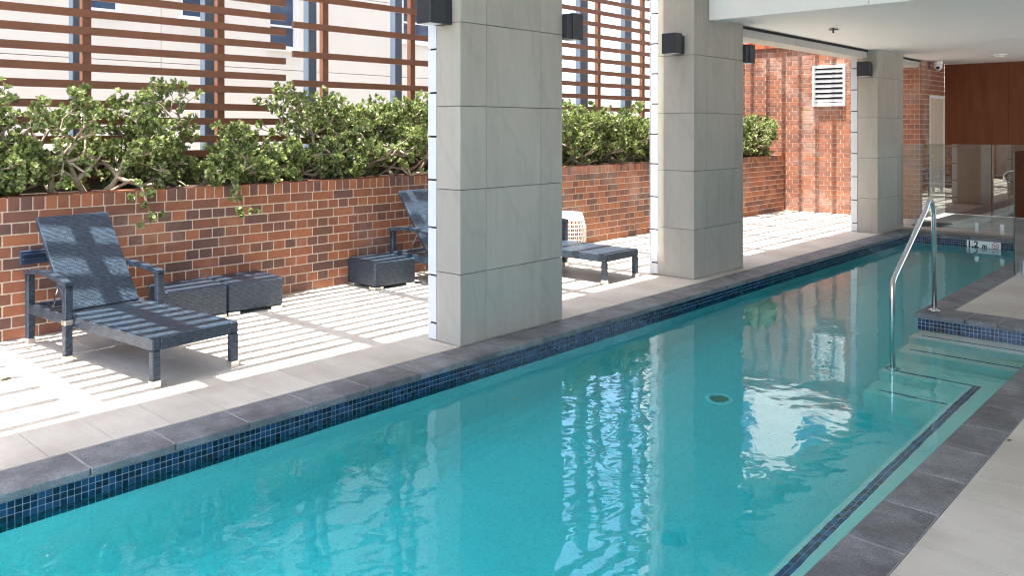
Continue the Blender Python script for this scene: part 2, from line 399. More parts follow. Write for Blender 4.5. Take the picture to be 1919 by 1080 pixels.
# coping stones: one stone each, bullnosed front edge and pale joints
part('coping_bed', MB().box(-4.192, XL-.004, -3, 13.24, -.042, -.0025).box(XL, -1.92, YE+.004, 13.24, -.042, -.0025).box(XF+.004, -1.97, 7.66, YE, -.042, -.0025).box(XF+.004, -1, 7.364, 7.645, -.042, -.0025).box(XR+.004, -.97, -3, 7.35, -.042, -.0025), M['joint'], pool)
def coping(x0, x1, y0, y1): 
    g = .0045
    part('coping_stone', MB().rbox(x0+g/2, x1-g/2, y0+g/2, y1-g/2, -.04, 0, .005), M['coping'], pool)
y = 1.463 - .393*11
while y < 13.2: coping(-4.19, -3.915, y, min(y+.393, 13.24)); y += .393
y = 3.55 - .40*16
while y < 7.32: coping(-1.187, -.968, y, min(y+.40, 7.34)); y += .40
coping(-2.194, -1.815, 7.34, 7.655)
x = -1.815
while x < -.4: coping(x, x+.235, 7.34, 7.655); x += .235
y = 7.655
while y < YE: coping(-2.194, -1.97, y, min(y+.39, YE-.02)); y += .39
x = -3.915
while x < -1.95: coping(x, min(x+.39, -1.95), YE-.02, 13.24); x += .39
# mosaic: real tiles standing 2 mm proud of the grout
part('mosaic_bed', B(XL-.001, XL+.003, -3, YE, -.22, -.043), M['mgrout'], pool)
part('mosaic_bed', B(XF, XR, YS-.004, YS, -.17, -.043), M['mgrout'], pool)
part('mosaic_bed', B(XL, XF, YE-.004, YE, -.22, -.043), M['mgrout'], pool)
P = .0297
tme = MB().rbox(-.004, .004, -P/2+.0019, P/2-.0019, -P/2+.0019, P/2-.0019, .001).mesh('mosaic_tile', M['mosaic']); fixn(tme)
rest = MB(); n = 0; cand = []
for r in range(6):
    for k in range(int((YE+3)/P)):
        yy = -3 + (k+.5)*P; zz = -.044 - (r+.5)*P
        cand.append((not (r < 3 and in_view(XL, yy, zz)), depth_of(XL, yy), XL+.003, yy, zz))
cand.sort()
for i, (hid, d, x, y, z) in enumerate(cand):
    if i < 300 and not hid: ob('mosaic_tile', tme, pool, (x, y, z))
    elif y > 0: rest.box(x-.004, x+.004, y-P/2+.0019, y+P/2-.0019, z-P/2+.0019, z+P/2-.0019)
for r in range(4):
    for k in range(int((XR-XF)/P)):
        x = XF+(k+.5)*P; z = -.044-(r+.5)*P
        rest.box(x-P/2+.0019, x+P/2-.0019, YS-.006, YS-.003, z-P/2+.0019, z+P/2-.0019)
for r in range(6):
    for k in range(int((XF-XL)/P)):
        x = XL+(k+.5)*P; z = -.044-(r+.5)*P
        rest.box(x-P/2+.0019, x+P/2-.0019, YE-.006, YE-.003, z-P/2+.0019, z+P/2-.0019)
part('mosaic_tile', rest, M['mosaic_many'], pool, kind='stuff')
# tile lines on the bench and step edges
Q = .0255
sme = MB().rbox(-Q/2+.001, Q/2-.001, -Q/2+.001, Q/2-.001, -.002, .003, .001).mesh('edge_tile', M['mosaic_edge']); fixn(sme)
many = MB(); cnt = 0
for k in range(int((6.42+1)/Q)):
    for r in range(2):
        x, y = -1.482-(r+.5)*Q, 6.42-(k+.5)*Q
        if in_view(x, y, -.6) and y < 5.9 and cnt < 290: ob('edge_tile', sme, pool, (x, y, -.6)); cnt += 1
        else: many.box(x-Q/2+.001, x+Q/2-.001, y-Q/2+.001, y+Q/2-.001, -.602, -.597)
for yy, zz, xa, xb in ((7.155, -.17, -2.08, -1.19), (6.86, -.385, -2.085, -1.19), (6.415, -.6, -2.07, -1.48), (6.10, -.815, -2.06, -1.60)):
    for k in range(int((xb-xa)/Q)):
        x = xa+(k+.5)*Q; many.box(x-Q/2+.001, x+Q/2-.001, yy-Q/2, yy+Q/2, zz-.002, zz+.003)
part('edge_tile', many, M['mosaic_edge_many'], pool, kind='stuff')
# water body
wb = MB(); pg = [(XL-.01, -3.02), (XR+.01, -3.02), (XR+.01, YS+.01), (XF+.01, YS+.01), (XF+.01, YE+.01), (XL-.01, YE+.01)]
wb.v = [(x, y, -1.5) for x, y in pg] + [(x, y, -.132) for x, y in pg]
wb.f = [tuple(range(6))[::-1], tuple(range(6, 12))] + [(i, (i+1) % 6, 6+(i+1) % 6, 6+i) for i in range(6)]
struct('pool_water', wb, M['water'])

# ------------------------------------------------------------------ bricks
bs_ = .0847
def brick_meshes(lens):
    return {l: MB().rbox(-.05, .006, -l[0]/2, l[0]/2, -l[1]/2, l[1]/2, .0035).mesh('brick', M['brick']) for l in lens}
def build_bricks(root, faces, limit, many_name='brick', m1='brick', m2='brick_many'):
    # faces: list of (origin, direction angle, list of (along, z, length, height))
    cache = {}; cand = []
    for org, ang, lst, ok in faces:
        ca, sa = math.cos(ang), math.sin(ang)
        for (a, z, l, h) in lst:
            x, y = org[0] - sa*a, org[1] + ca*a
            vis = ok and in_view(x, y, z) and ok(x, y, z)
            cand.append((not vis, depth_of(x, y), x, y, z, l, h, ang))
    cand.sort(key=lambda c: (c[0], c[1])); many = MB(); k = 0
    for hid, d, x, y, z, l, h, ang in cand:
        off = rnd.uniform(-.0015, .0015); tw = rnd.uniform(-.004, .004)
        px, py = x + math.cos(ang)*off, y + math.sin(ang)*off
        if not hid and k < limit:
            key = (round(l, 3), round(h, 3))
            if key not in cache:
                me = MB().rbox(-.05, .006, -l/2, l/2, -h/2, h/2, .0035).mesh('brick', M[m1]); fixn(me); cache[key] = me
            ob('brick', cache[key], root, (px, py, z), (rnd.uniform(-.003, .003), 0, ang+tw)); k += 1
        else:
            mx = Matrix.Translation((px, py, z)) @ Matrix.Rotation(ang+tw, 4, 'Z')
            many.rbox(-.03, .006, -l/2, l/2, -h/2, h/2, .0035, mx)
    if many.v: part(many_name, many, M[m2], root, kind='stuff')
def courses(a0, a1, z0, n, top_stretch, j=.0105, pitch=.237):
    out = []
    for r in range(n):
        stretch = ((n-1-r) % 2 == 0) == top_stretch
        p = pitch if stretch else pitch/2
        a = math.floor(a0/pitch)*pitch + (0 if stretch else -pitch/4)
        while a < a1:
            b0, b1 = max(a, a0), min(a+p, a1)
            if b1-b0 > .03:
                l = b1-b0-j
                out.append(((b0+b1)/2, z0+(r+.5)*bs_, l, bs_-j))
            a += p
    return out
pw = thing('planter_wall', 'long low red brick planter wall with a capping of bricks on edge', 'wall', (0, 0, 0))
part('mortar_core', B(-6.93, -6.712, -4, 14.80, 0, 1.028), M['mortar'], pw)
lst = courses(-4, 14.80, 0.0, 11, True)
a = -4
while a < 14.8:
    b1 = min(a+.0835, 14.8); lst.append(((a+b1)/2, .932+.0525, b1-a-.010, .100)); a += .0835
build_bricks(pw, [((-6.712, 0), 0, lst, lambda x, y, z: y > 1)], 300)
cap = MB(); a = -4
while a < 14.8:
    cap.rbox(-6.92, -6.72, a+.005, a+.0785, .99, 1.036+rnd.uniform(-.002, .002), .003); a += .0835
part('capping_brick', cap, M['brick_many'], pw, kind='stuff')
struct('planter_soil', B(-7.70, -6.93, -4, 14.85, 0, .985), M['soil'])
bw_ = thing('added_dark_wall', 'low dark wall added to stand in for hedge and shade behind the planter shrubs', 'wall')  # added: its dark colour stands in for hedge and shadow between the trunks
part('wall', B(-7.9, -7.70, -4, 14.85, 0, 1.27), M['darkwall'], bw_)

tb = thing('added_side_wall', 'unseen grey wall added outside the left edge to block sky light from the terrace', 'wall')  # added out of view to keep sky light off the terrace
part('wall', B(-10.9, -4.7, -4.4, -4.15, -.01, 4.3), M['fascia'], tb)
ew = thing('end_wall', 'tall red brick end wall at the far end of the terrace', 'wall')
part('mortar_core', B(-8.2, -4.362, 14.884, 15.05, 0, 3.05).box(-4.55, -4.362, 15.051, 16.29, 0, 2.70), M['mortar'], ew)
fr = courses(-8.2, -4.36, 0, 36, True)
ret = courses(14.886, 15.41, 0, 32, True) + [q for q in courses(15.41, 16.29, 2.12, 7, True)]
build_bricks(ew, [((0, 14.882), -math.pi/2, fr, lambda x, y, z: (-7.2 < x < -5.45 or x > -4.65) and z < 3.1 and not (x < -6.75 and z < 1.1) and not (-6.17 < x < -5.59 and 1.95 < z < 2.65)),
                  ((-4.36, 0), 0, ret, None)], 300, m1='brick_pale', m2='brick_pale_many')
part('capping_beam', MB().rbox(-8.2, -4.7, 14.84, 15.10, 3.05, 3.19, .006), M['rust'], ew)

# ------------------------------------------------------------------ columns clad in stone panels with white end strips
def column(x0, x1, y0, y1, label, xs):
    t = thing('tiled_column', label, 'column', ((x0+x1)/2, (y0+y1)/2, 0), 0, 'columns between terrace and pool')
    ox, oy = -(x0+x1)/2, -(y0+y1)/2
    part('core', B(x0+.013+ox, x1-.013+ox, y0+.013+oy, y1-.013+oy, .004, 4.25), M['gap'], t)
    zs = [.003, .505, 1.1, 1.692, 2.284, 2.876, 3.468, 4.06, 4.24]
    def pan(a, b, c, d, e, f, m, nm):
        part(nm, MB().rbox(a+ox, b+ox, c+oy, d+oy, e, f, .0015), m, t)
    g = .002; ysplit = [y0, y0+.262, y0+.868, y1]
    for e, f in zip(zs, zs[1:]):
        for c, d in zip(ysplit, ysplit[1:]): pan(x1-.012, x1, c+(.0122 if c == y0 else g), d-(.0122 if d == y1 else g), e+g, f-g, M['stone'], 'stone_panel')
        for yy in ((y0, y0+.012), (y1-.012, y1)): pan(xs+.003, x1, *yy, e+g, f-g, M['stone'], 'stone_panel')
    sz = [.003, .127] + [.127+.345*k for k in range(1, 4)] + [1.475+.316*k for k in range(0, 9)] + [4.24]
    for e, f in zip(sz, sz[1:]):
        for yy in ((y0-.002, y0+.012), (y1-.012, y1+.002)): pan(x0, xs, *yy, e+.007, f-.007, M['strip'], 'white_panel')
        for c, d in ((y0, (y0+y1)/2), ((y0+y1)/2, y1)): pan(x0, x0+.012, c+.0125, d-.0125, e+.007, f-.007, M['strip'], 'white_panel')
    return t
column(*cols[0], 'nearest grey stone clad column, standing before the reclining loungers', -4.434)
column(*cols[1], 'middle grey stone clad column carrying the white beam', -4.729)
column(*cols[2], 'farthest grey stone clad column, beside the end of the pool', -4.517)

def wall_lamp(x, y, z, dy, label, wx=.15, hz=.20, dp=.2):
    t = thing('wall_lamp', label, 'lamp', (x, y, z), 0 if dy < 0 else math.pi, 'black box lamps on the columns')
    part('back_plate', MB().rbox(-wx/2+.012, wx/2-.012, -.07, 0, -hz/2, hz/2-.018, .003), M['lamp'], t)
    part('lamp_body', MB().rbox(-wx/2, wx/2, -dp, -.07, -hz/2, hz/2, .004), M['lamp'], t)
    part('lens', B(-wx/2+.02, wx/2-.02, -dp+.02, -.09, -hz/2-.002, -hz/2+.004), M['frame'], t)
wall_lamp(-4.325, 4.02, 2.37, -1, 'black box lamp on the near side of the nearest column', .145, .205, .22)
wall_lamp(-4.20, 5.15, 2.36, 1, 'black box lamp peeking from behind the nearest column', .15, .21)
wall_lamp(-4.475, 7.40, 2.395, -1, 'black box lamp on the near side of the middle column', .16, .205)
wall_lamp(-4.33, 8.454, 2.365, 1, 'black box lamp just showing behind the middle column', .15, .205)
wall_lamp(-4.37, 12.47, 2.40, -1, 'black box lamp on the farthest column beside the vent', .17, .21, .2)

# ------------------------------------------------------------------ roof, beams, ceilings, inner walls
rf = struct('roof_slab', B(-4.66, 2.4, -1.2, 16.5, 4.25, 4.6), M['white'])
ub = struct('added_upper_storeys', B(-4.655, 2.395, -1.15, 16.45, 4.601, 17), M['white'])  # unseen block added to narrow the sky that lights the terrace
lc = struct('ceiling', B(-4.33, 2.19, 7.96, 16.32, 2.691, 2.75), M['gap'])
for a, b in ((-4.33, -3.2), (-3.2, -.8), (-.8, 2.19)):
    for c, d in ((7.96, 9.1), (9.1, 12.1), (12.1, 15.1), (15.1, 16.32)):
        part('ceiling_panel', B(a+.0015, b-.0015, c+.0015, d-.0015, 2.685, 2.6905), M['white'], lc)
bm = thing('ceiling_beam', 'pale white beam spanning above the pool from the middle column', 'beam')
for a, b in ((-4.297, -2.69), (-2.684, -.9), (-.894, 2.19)):
    part('beam_panel', MB().rbox(a, b, 7.70, 7.958, 2.655, 4.24, .003), M['white'], bm)
fb = thing('edge_beam', 'pale beam along the terrace edge between the middle and far columns', 'beam')
for a, b in ((8.458, 10.01), (10.016, 12.466), (13.614, 16.3)):
    part('beam_panel', MB().rbox(-4.64, -4.37, a, b, 2.565, 4.24, .003), M['fascia'], fb)
part('shadow_gap', B(-4.3695, -4.362, 8.46, 12.465, 2.655, 2.684).box(-4.3695, -4.362, 13.615, 16.29, 2.655, 2.684), M['gap'], fb)  # black strip on the beam face, painting the shade of a recess
bwl = thing('panelled_wall', 'dark reddish brown panelled wall at the back under the ceiling', 'wall')
part('backing', B(-4.36, 3.2, 16.33, 16.5, 0, 2.75), M['gap'], bwl)
for a, b in ((-4.357, -3.349), (-3.345, -2.14), (-2.136, -.93), (-.926, .3), (.304, 2.19)):
    part('wall_panel', B(a, b, 16.30, 16.328, .004, 2.684), M['brown'], bwl)
iw = thing('inner_wall', 'plain grey brown wall along the far side of the pool deck', 'wall')
part('wall', B(2.2, 2.39, .2, 9.8, .001, 4.249), M['wallp'], iw)
dr = thing('door', 'narrow white door recessed in the brick return beside the brown wall', 'door', (-4.36, 15.41, 0))
part('door_leaf', B(-.06, -.02, .03, .85, .01, 2.06), M['white'], dr)
part('frame', B(-.18, .012, 0, .03, .004, 2.11).box(-.18, .012, .85, .879, .004, 2.11).box(-.18, .012, .031, .849, 2.065, 2.11), M['white'], dr)

# ------------------------------------------------------------------ slat screens, posts, pergola, neighbour building
posts = [-.84, .37, 1.58, 2.79, 4.035, 5.25, 6.49, 7.7, 8.95, 10.22, 11.43, 12.6, 13.8]
def screen(y0, y1, z0, dz, label, th=.066):
    t = thing('slat_screen', label, 'screen', (-7.55, (y0+y1)/2, 0), 0, 'red brown slat screens behind the planter')
    L_ = y1-y0; me = MB().rbox(-.02, .02, -L_/2, L_/2, -th/2, th/2, .002).mesh('slat', M['slat']); fixn(me)
    z = z0
    while z < 4.38: ob('slat', me, t, (rnd.uniform(-.001, .001), 0, z), (rnd.uniform(-.004, .004), 0, 0)); z += dz
    for p in posts:
        if y0 < p < y1: part('post', MB().rbox(-.085, -.021, p-.038-(y0+y1)/2, p+.038-(y0+y1)/2, .0, 4.40, .003), M['slat'], t)
screen(-3.5, 4.735, 1.135, .1545, 'closely slatted screen at the left behind the nearest lounger')
screen(4.825, 8.83, 1.10, .305, 'widely slatted screen next to the nearest column')
screen(8.86, 11.9, 1.28, .1835, 'closely slatted screen seen between the nearest and middle columns')
screen(11.93, 14.78, 1.28, .1835, 'closely slatted screen mostly hidden behind the middle column')
for i, p in enumerate(posts):
    if p not in (2.79, 4.035, 5.25, 6.49, 10.22, 11.43, 13.8): continue
    nm = {2.79: 'leftmost blue grey steel post behind the closely slatted screen', 4.035: 'blue grey steel post behind the slats, second from the left', 5.25: 'blue grey steel post just right of the gap between the left screens',
          6.49: 'blue grey steel post right beside the nearest column', 10.22: 'blue grey steel post midway between the nearest and middle columns', 11.43: 'blue grey steel post close to the left edge of the middle column',
          13.8: 'blue grey steel post seen above the far shrub by the end wall'}[p]
    sp = thing('steel_post', nm, 'post', (-7.96, p+.06, 0), 0, 'blue grey steel posts behind the slat screens')
    hw = .055 if p < 8 else .1
    part('shaft', MB().rbox(-.05, .05, -hw, hw, 0, 4.9, .004), M['bluepost'], sp)
    part('base_plate', B(-.09, .09, -.15, .15, -.02, .01), M['bluepost'], sp)
pg_ = thing('pergola', 'slatted pergola roof over the terrace casting the striped shadows', 'pergola')
def pslats(y0, y1, dx, x0=-4.845):
    L_ = y1-y0; me = MB().box(-.039, .039, -L_/2, L_/2, -.035, .035).mesh('slat', M['slat'])
    x = x0
    while x > -7.6: ob('slat', me, pg_, (x, (y0+y1)/2, 4.5)); x -= dx
pslats(-4.5, .82, .316, -4.744+.0); pslats(.955, 4.72, .158); pslats(4.82, 14.8, .316)
for p in posts: part('rafter', B(-7.6, -4.662, p-.055, p+.055, 4.36, 4.464), M['slat'], pg_)

nb = thing('neighbouring_building', 'cream rendered building wall behind the slat screens', 'building', (-11, 0, 0))
FY0, FY1 = -8, 12.95
zrows = [-.5, 1.2, 2.42, 3.66, 4.9, 6.14, 7.4, 9.0, 11, 13, 15, 17]; wins = [(4.02, 4.47, 3.03, 4.2), (5.27, 5.75, 3.05, 4.2), (6.62, 7.12, 2.74, 4.3), (9.2, 9.9, 3.03, 4.2), (1.0, 1.5, 3.03, 4.2)]
part('wall_core', B(-.6, -.13, FY0, FY1, -1.9, 17.0), M['facade'], nb)
ysp = [FY0, -5, -2, .4, 2.9, 5.0, 7.45, 9.0, 11.0, FY1]
for a, b in zip(zrows, zrows[1:]):
    for c, d in zip(ysp, ysp[1:]):
        # cut panels round the windows
        segs = [(c+.004, d-.004, a+.004, b-.004)]
        for (w0, w1, w2, w3) in wins:
            ns = []
            for (p, q, r_, s_) in segs:
                if w1 <= p or w0 >= q or w3 <= r_ or w2 >= s_: ns.append((p, q, r_, s_)); continue
                if p < w0: ns.append((p, w0, r_, s_))
                if q > w1: ns.append((w1, q, r_, s_))
                if r_ < w2: ns.append((max(p, w0), min(q, w1), r_, w2))
                if s_ > w3: ns.append((max(p, w0), min(q, w1), w3, s_))
            segs = ns
        mb = MB()
        for (p, q, r_, s_) in segs: mb.box(-.128, 0, p, q, r_, s_)
        part('wall_panel', mb, M['facade'], nb)
for (a, b, c, d) in wins:
    f = MB(); e = .045
    f.box(-.10, -.03, a+.001, a+e, c+.001, d-.001).box(-.10, -.03, b-e, b-.001, c+.001, d-.001).box(-.10, -.03, a+e+.001, b-e-.001, c+.001, c+e).box(-.10, -.03, a+e+.001, b-e-.001, d-e, d-.001).box(-.095, -.035, a+e+.001, b-e-.001, c+.33, c+.36)
    wf = part('window', f, M['frame'], nb)
    part('pane', B(-.08, -.065, a+e, b-e, c+e, d-e), M['pane'], wf)
    part('sill', B(-.03, .03, a-.03, b+.03, c-.035, c-.002), M['frame'], wf)

db = thing('distant_building', 'pale building rising beyond the brick end wall', 'building', (-9, 24, 0))
part('wall_core', B(-7, 8, 0, 3, -1.95, 15), M['facade'], db)
for k in range(6):
    for j in range(4):
        wf = part('window', MB().box(-6+2.3*k, -5.1+2.3*k, -.05, -.002, 4+2.8*j, 5.9+2.8*j), M['frame'], db)
        part('pane', B(-5.94+2.3*k, -5.16+2.3*k, -.07, -.051, 4.06+2.8*j, 5.84+2.8*j), M['pane'], wf)

# ------------------------------------------------------------------ jade shrubs
def shrub(x, y, z, h, rx, ry, label, seed, stems=3, drop=False, dens=1.0, lean=0.0):
    r = random.Random(seed)
    t = thing('jade_shrub', label, 'shrub', (x, y, z), 0, 'jade shrubs in the brick planter')
    br = MB(); lf_v = []; lf_f = []
    def rosette(p, ax, n, s):
        u = ax.orthogonal().normalized(); v = ax.cross(u); ph = r.uniform(0, 6.28)
        for k in range(n):
            t_ = ph + k*2.39996; el = r.uniform(.25, 1.25)
            d = (ax*math.cos(el) + (u*math.cos(t_) + v*math.sin(t_))*math.sin(el)).normalized()
            l = s*r.uniform(.75, 1.2); wd = l*r.uniform(.28, .36)
            side = d.cross(ax)
            if side.length < 1e-3: side = u.copy()
            side.normalize(); up = side.cross(d)
            o = p - ax*r.uniform(0, .035); b = len(lf_v)
            lf_v.extend([tuple(o), tuple(o+d*l*.35+side*wd*.75), tuple(o+d*l*.72+side*wd), tuple(o+d*l), tuple(o+d*l*.72-side*wd), tuple(o+d*l*.35-side*wd*.75), tuple(o+d*l*.6-up*l*.10)])
            lf_f.extend([(b, b+6, b+1), (b+1, b+6, b+2), (b+2, b+6, b+3), (b+3, b+6, b+4), (b+4, b+6, b+5), (b+5, b+6, b)])
    def grow(p, d, rad, ln, lev):
        pts = [p]; q = p
        for i in range(3):
            d = (d + Vector((r.gauss(0, .22), r.gauss(0, .22), r.gauss(.03, .16)))).normalized()
            q = q + d*ln/3; pts.append(q)
        e = (q.x/rx)**2 + (q.y/ry)**2 + ((q.z-h*.5)/(h*.54))**2
        br.tube(pts, [rad, rad*.9, rad*.8, rad*.68], 6 if lev < 2 else 4, cap=False)
        if lev >= 2 or (lev == 1 and r.random() < .5):
            for pp in pts[1:]:
                if r.random() < .50*dens: rosette(pp + Vector((r.gauss(0, .03), r.gauss(0, .03), r.gauss(0, .03))), (d+Vector((r.gauss(0, .6), r.gauss(0, .6), r.gauss(.3, .4)))).normalized(), 8, .043)
        if lev >= 5 or (e > 1.05 and lev > 1):
            rosette(q, (d + Vector((0, 0, .3))).normalized(), 10, .045); return
        for k in range(3 if lev < 3 else 2 + (r.random() < .35)):
            nd = (d + Vector((r.gauss(0, .75), r.gauss(0, .75), r.gauss(-.05, .5)))).normalized()
            if q.z < .10 and nd.z < .1: nd.z = .2
            grow(q, nd.normalized(), rad*.68, ln*r.uniform(.68, .9), lev+1)
    starts = []
    for k in range(stems):
        a = r.uniform(0, 6.28)
        d = Vector((math.cos(a)*.75*rx/.45+lean, math.sin(a)*.9, .8)).normalized()
        p0 = Vector((r.uniform(-.1, .1), r.uniform(-.25, .25), -.03)); starts.append(p0)
        grow(p0, d, r.uniform(.022, .036), h*.29, 0)
    starts.sort(key=lambda q: q.y); br.tube(starts, .032, 6)      # the root crown the stems rise from
    if drop:
        q = Vector((.3, 0, .12)); pts = [starts[len(starts)//2].copy(), Vector((.25, .02, .13))]
        for i in range(5): pts.append(Vector((.40+.025*i+r.gauss(0, .01), .02+.015*i, .11-.075*i)))
        br.tube(pts, [.014, .013, .011, .009, .008, .006, .005], 5, cap=False)
        for pp in pts[2:]:
            for k in range(3): rosette(pp+Vector((abs(r.gauss(0, .035)), r.gauss(0, .06), r.gauss(0, .04))), Vector((.6+r.gauss(0, .3), r.gauss(0, .5), r.gauss(.2, .4))).normalized(), 8, .043)
    o = part('branches', br, M['bark'], t, smooth=True)
    me = bpy.data.meshes.new('foliage'); me.from_pydata(lf_v, [], lf_f); me.materials.append(M['leaf']); me.update()
    ob('foliage', me, t, kind='stuff')
    return t
sp_ = [ # x, y, height, rx, ry, label, stems, drop, lean
 (-7.20, 1.60, 1.06, .42, .50, 'jade shrub at the left edge of the photo, above the empty deck', 4, 0, 0),
 (-7.12, 2.20, 1.08, .44, .46, 'jade shrub with a thick bare forked trunk above the nearest lounger', 3, 0, .05),
 (-7.10, 2.85, .82, .46, .46, 'jade shrub with a shoot trailing down over the brick wall', 3, 1, .1),
 (-7.30, 3.30, 1.14, .40, .50, 'tall jade shrub standing against the slats left of the steel post', 3, 0, 0),
 (-7.05, 3.62, .80, .44, .42, 'rounded jade shrub over the wall, above the paired footstools', 3, 1, .15),
 (-7.08, 4.15, .62, .42, .40, 'low sprawling jade shrub with bare twisted stems', 3, 0, .1),
 (-7.22, 4.72, 1.14, .42, .42, 'tall open jade shrub in front of the gap between the screens', 3, 0, 0),
 (-7.15, 5.15, 1.05, .44, .48, 'jade shrub with thick pale stems before the widely slatted screen', 4, 0, 0),
 (-7.12, 5.80, 1.04, .46, .52, 'dense jade shrub to the left of the nearest column', 4, 0, .05),
 (-7.15, 6.45, 1.05, .44, .50, 'dense jade shrub touching the left edge of the nearest column', 4, 0, 0),
 (-7.02, 1.88, .55, .34, .34, 'low young jade shrub filling the gap at the left edge of the photo', 3, 0, .05),
 (-7.05, 4.95, .55, .34, .36, 'low jade shrub under the end of the widely slatted screen', 3, 0, .1),
 (-7.15, 7.3, 1.0, .44, .55, 'jade shrub hidden behind the nearest column', 3, 0, 0),
 (-7.15, 8.75, .92, .44, .55, 'jade shrub just right of the nearest column, above the white basket', 4, 0, .05),
 (-7.18, 9.45, .95, .44, .55, 'jade shrub halfway between the nearest and middle columns', 4, 0, .05),
 (-7.12, 10.15, 1.0, .46, .55, 'broad jade shrub between two posts, spilling towards the wall', 4, 0, .1),
 (-7.08, 10.80, .95, .48, .50, 'jade shrub at the left edge of the middle column', 4, 1, .1),
 (-7.15, 11.7, .95, .44, .55, 'jade shrub hidden behind the middle column', 3, 0, 0),
 (-7.1, 13.1, .98, .50, .52, 'jade shrub right of the middle column, left of the rounded one', 7, 0, 0),
 (-7.05, 13.85, .98, .52, .58, 'rounded jade shrub at the far end of the planter by the end wall', 9, 0, .08)]
for i, (x, y, h, rx, ry, lb, ns, dp, ln) in enumerate(sp_): shrub(x, y, .985, h, rx, ry, lb, 100+i, ns, bool(dp), 1.0, ln)

# ------------------------------------------------------------------ loungers, footstools, basket
def lounger():
    t = thing('sun_lounger', '', 'lounger', (0, 0, 0), 0, 'dark woven sun loungers on the terrace')
    W, LN, SH = .58, 1.70, .295            # x runs from the head (0) to the foot (LN)
    rail = MB().rbox(.05, LN-.002, -W/2, -W/2+.05, SH-.075, SH, .006).rbox(.05, LN-.002, W/2-.05, W/2, SH-.075, SH, .006).rbox(LN-.05, LN, -W/2+.051, W/2-.051, SH-.075, SH, .006).rbox(0.05, .10, -W/2+.051, W/2-.051, SH-.075, SH-.005, .006)
    part('frame', rail, M['wicker'], t, uv=True)
    part('seat', MB().rbox(.56, LN-.051, -W/2+.051, W/2-.051, SH-.03, SH-.002, .004), M['wicker'], t, uv=True)
    part('backrest', MB().rbox(0, .76, -W/2+.035, W/2-.035, -.018, .018, .006), M['wicker'], t, uv=True, loc=(.545, 0, SH-.005), rot=(0, -(math.pi-R(53)), 0))
    for sx, top in ((.0, .50), (LN-.05, SH-.076)):
        for sy in (-W/2, W/2-.05):
            lg = part('leg', MB().rbox(sx, sx+.05, sy, sy+.05, .045, top, .005), M['wicker'], t, uv=True)
            part('foot_cap', MB().rbox(sx-.002, sx+.052, sy-.002, sy+.052, .0, .045, .003), M['cap'], lg)
    for sy in (-W/2-.055, W/2+.005):
        lg = part('arm_post', MB().rbox(.68, .73, sy, sy+.05, .045, .505, .005), M['wicker'], t, uv=True)
        part('foot_cap', MB().rbox(.678, .732, sy-.002, sy+.052, 0, .045, .003), M['cap'], lg)
        part('clamp', MB().rbox(.677, .733, sy-.003, sy+.053, SH-.052, SH-.02, .003), M['cap'], lg)
    for s in (-1, 1):
        y0 = s*(W/2+.005); am = MB(); pts = []
        nseg = 10
        for i in range(nseg+1):
            u = i/nseg; xx = .0 + .73*u; zz = .505 + .038*math.sin(math.pi*min(1, u*.95+.05))
            yy = y0 - s*.02 + s*.045*u
            pts.append((xx, yy, zz))
        b = len(am.v)
        for (xx, yy, zz) in pts: am.v += [(xx, yy-.026, zz-.017), (xx, yy+.026, zz-.017), (xx, yy+.026, zz+.014), (xx, yy-.026, zz+.014)]
        for i in range(nseg):
            for k in range(4): am.f.append((b+i*4+k, b+i*4+(k+1) % 4, b+i*4+4+(k+1) % 4, b+i*4+4+k))
        am.f += [(b+3, b+2, b+1, b), tuple(b+nseg*4+k for k in range(4))]
        part('armrest', am, M['wicker'], t, uv=True)
    part('back_strut', MB().tube([(.33, -.17, SH+.26), (.16, -.17, SH-.03)], .006, 6).tube([(.33, .17, SH+.26), (.16, .17, SH-.03)], .006, 6).tube([(.16, -.2, SH-.03), (.16, .2, SH-.03)], .006, 6), M['steel'], t)
    return t
l1 = lounger()
l1['label'] = 'nearest dark woven sun lounger, fully in view at the left'
places = [((-6.555, 2.275, 0), R(5.5), None), ((-6.58, 5.62, 0), R(0.5), 'middle dark woven sun lounger, half hidden behind the nearest column'), ((-6.50, 6.86, 0), R(0), 'farthest dark woven sun lounger, its foot end showing right of the nearest column')]
for i, (loc, rz, lb) in enumerate(places):
    o = l1 if i == 0 else copy_tree(l1)
    o.location = loc; o.rotation_euler = (0, 0, rz)
    if lb: o['label'] = lb
def stool(lx=.47, ly=.48, h=.265):
    t = thing('footstool', '', 'footstool', (0, 0, 0), 0, 'square dark woven footstools')
    part('body', MB().rbox(-lx/2, lx/2, -ly/2, ly/2, .028, h, .012), M['wicker'], t, uv=True)
    for sx in (-1, 1):
        for sy in (-1, 1):
            part('foot', MB().rbox(sx*lx/2-.10*(sx > 0)-.004*sx, sx*lx/2+.10*(sx < 0)-.004*sx, sy*ly/2-.10*(sy > 0)-.004*sy, sy*ly/2+.10*(sy < 0)-.004*sy, 0, .027, .002), M['cap'], t)
    return t
s0 = stool()
for i, (x, y, rz, lb) in enumerate([(-6.45, 5.125, -4, 'single dark woven footstool left of the nearest column'), (-6.475, 3.665, -6, 'right one of the two footstools side by side at the brick wall'), (-6.50, 3.165, -5, 'left one of the two footstools, half behind the nearest lounger')]):
    o = s0 if i == 0 else copy_tree(s0)
    o.location = (x, y, 0); o.rotation_euler = (0, 0, R(rz)); o['label'] = lb
bk = thing('basket_stool', 'white woven cord basket stool with an open lattice side', 'stool', (-6.44, 8.02, 0))
prof = [(.17, 0), (.205, .075), (.235, .18), (.232, .31), (.205, .42), (.18, .49)]
lat = MB()
for k in range(26):
    t_ = 2*math.pi*k/26
    lat.tube([(r_*math.cos(t_), r_*math.sin(t_), z) for r_, z in prof], .0055, 5)
part('ribs', lat, M['basket'], bk, smooth=True)
hp = MB()
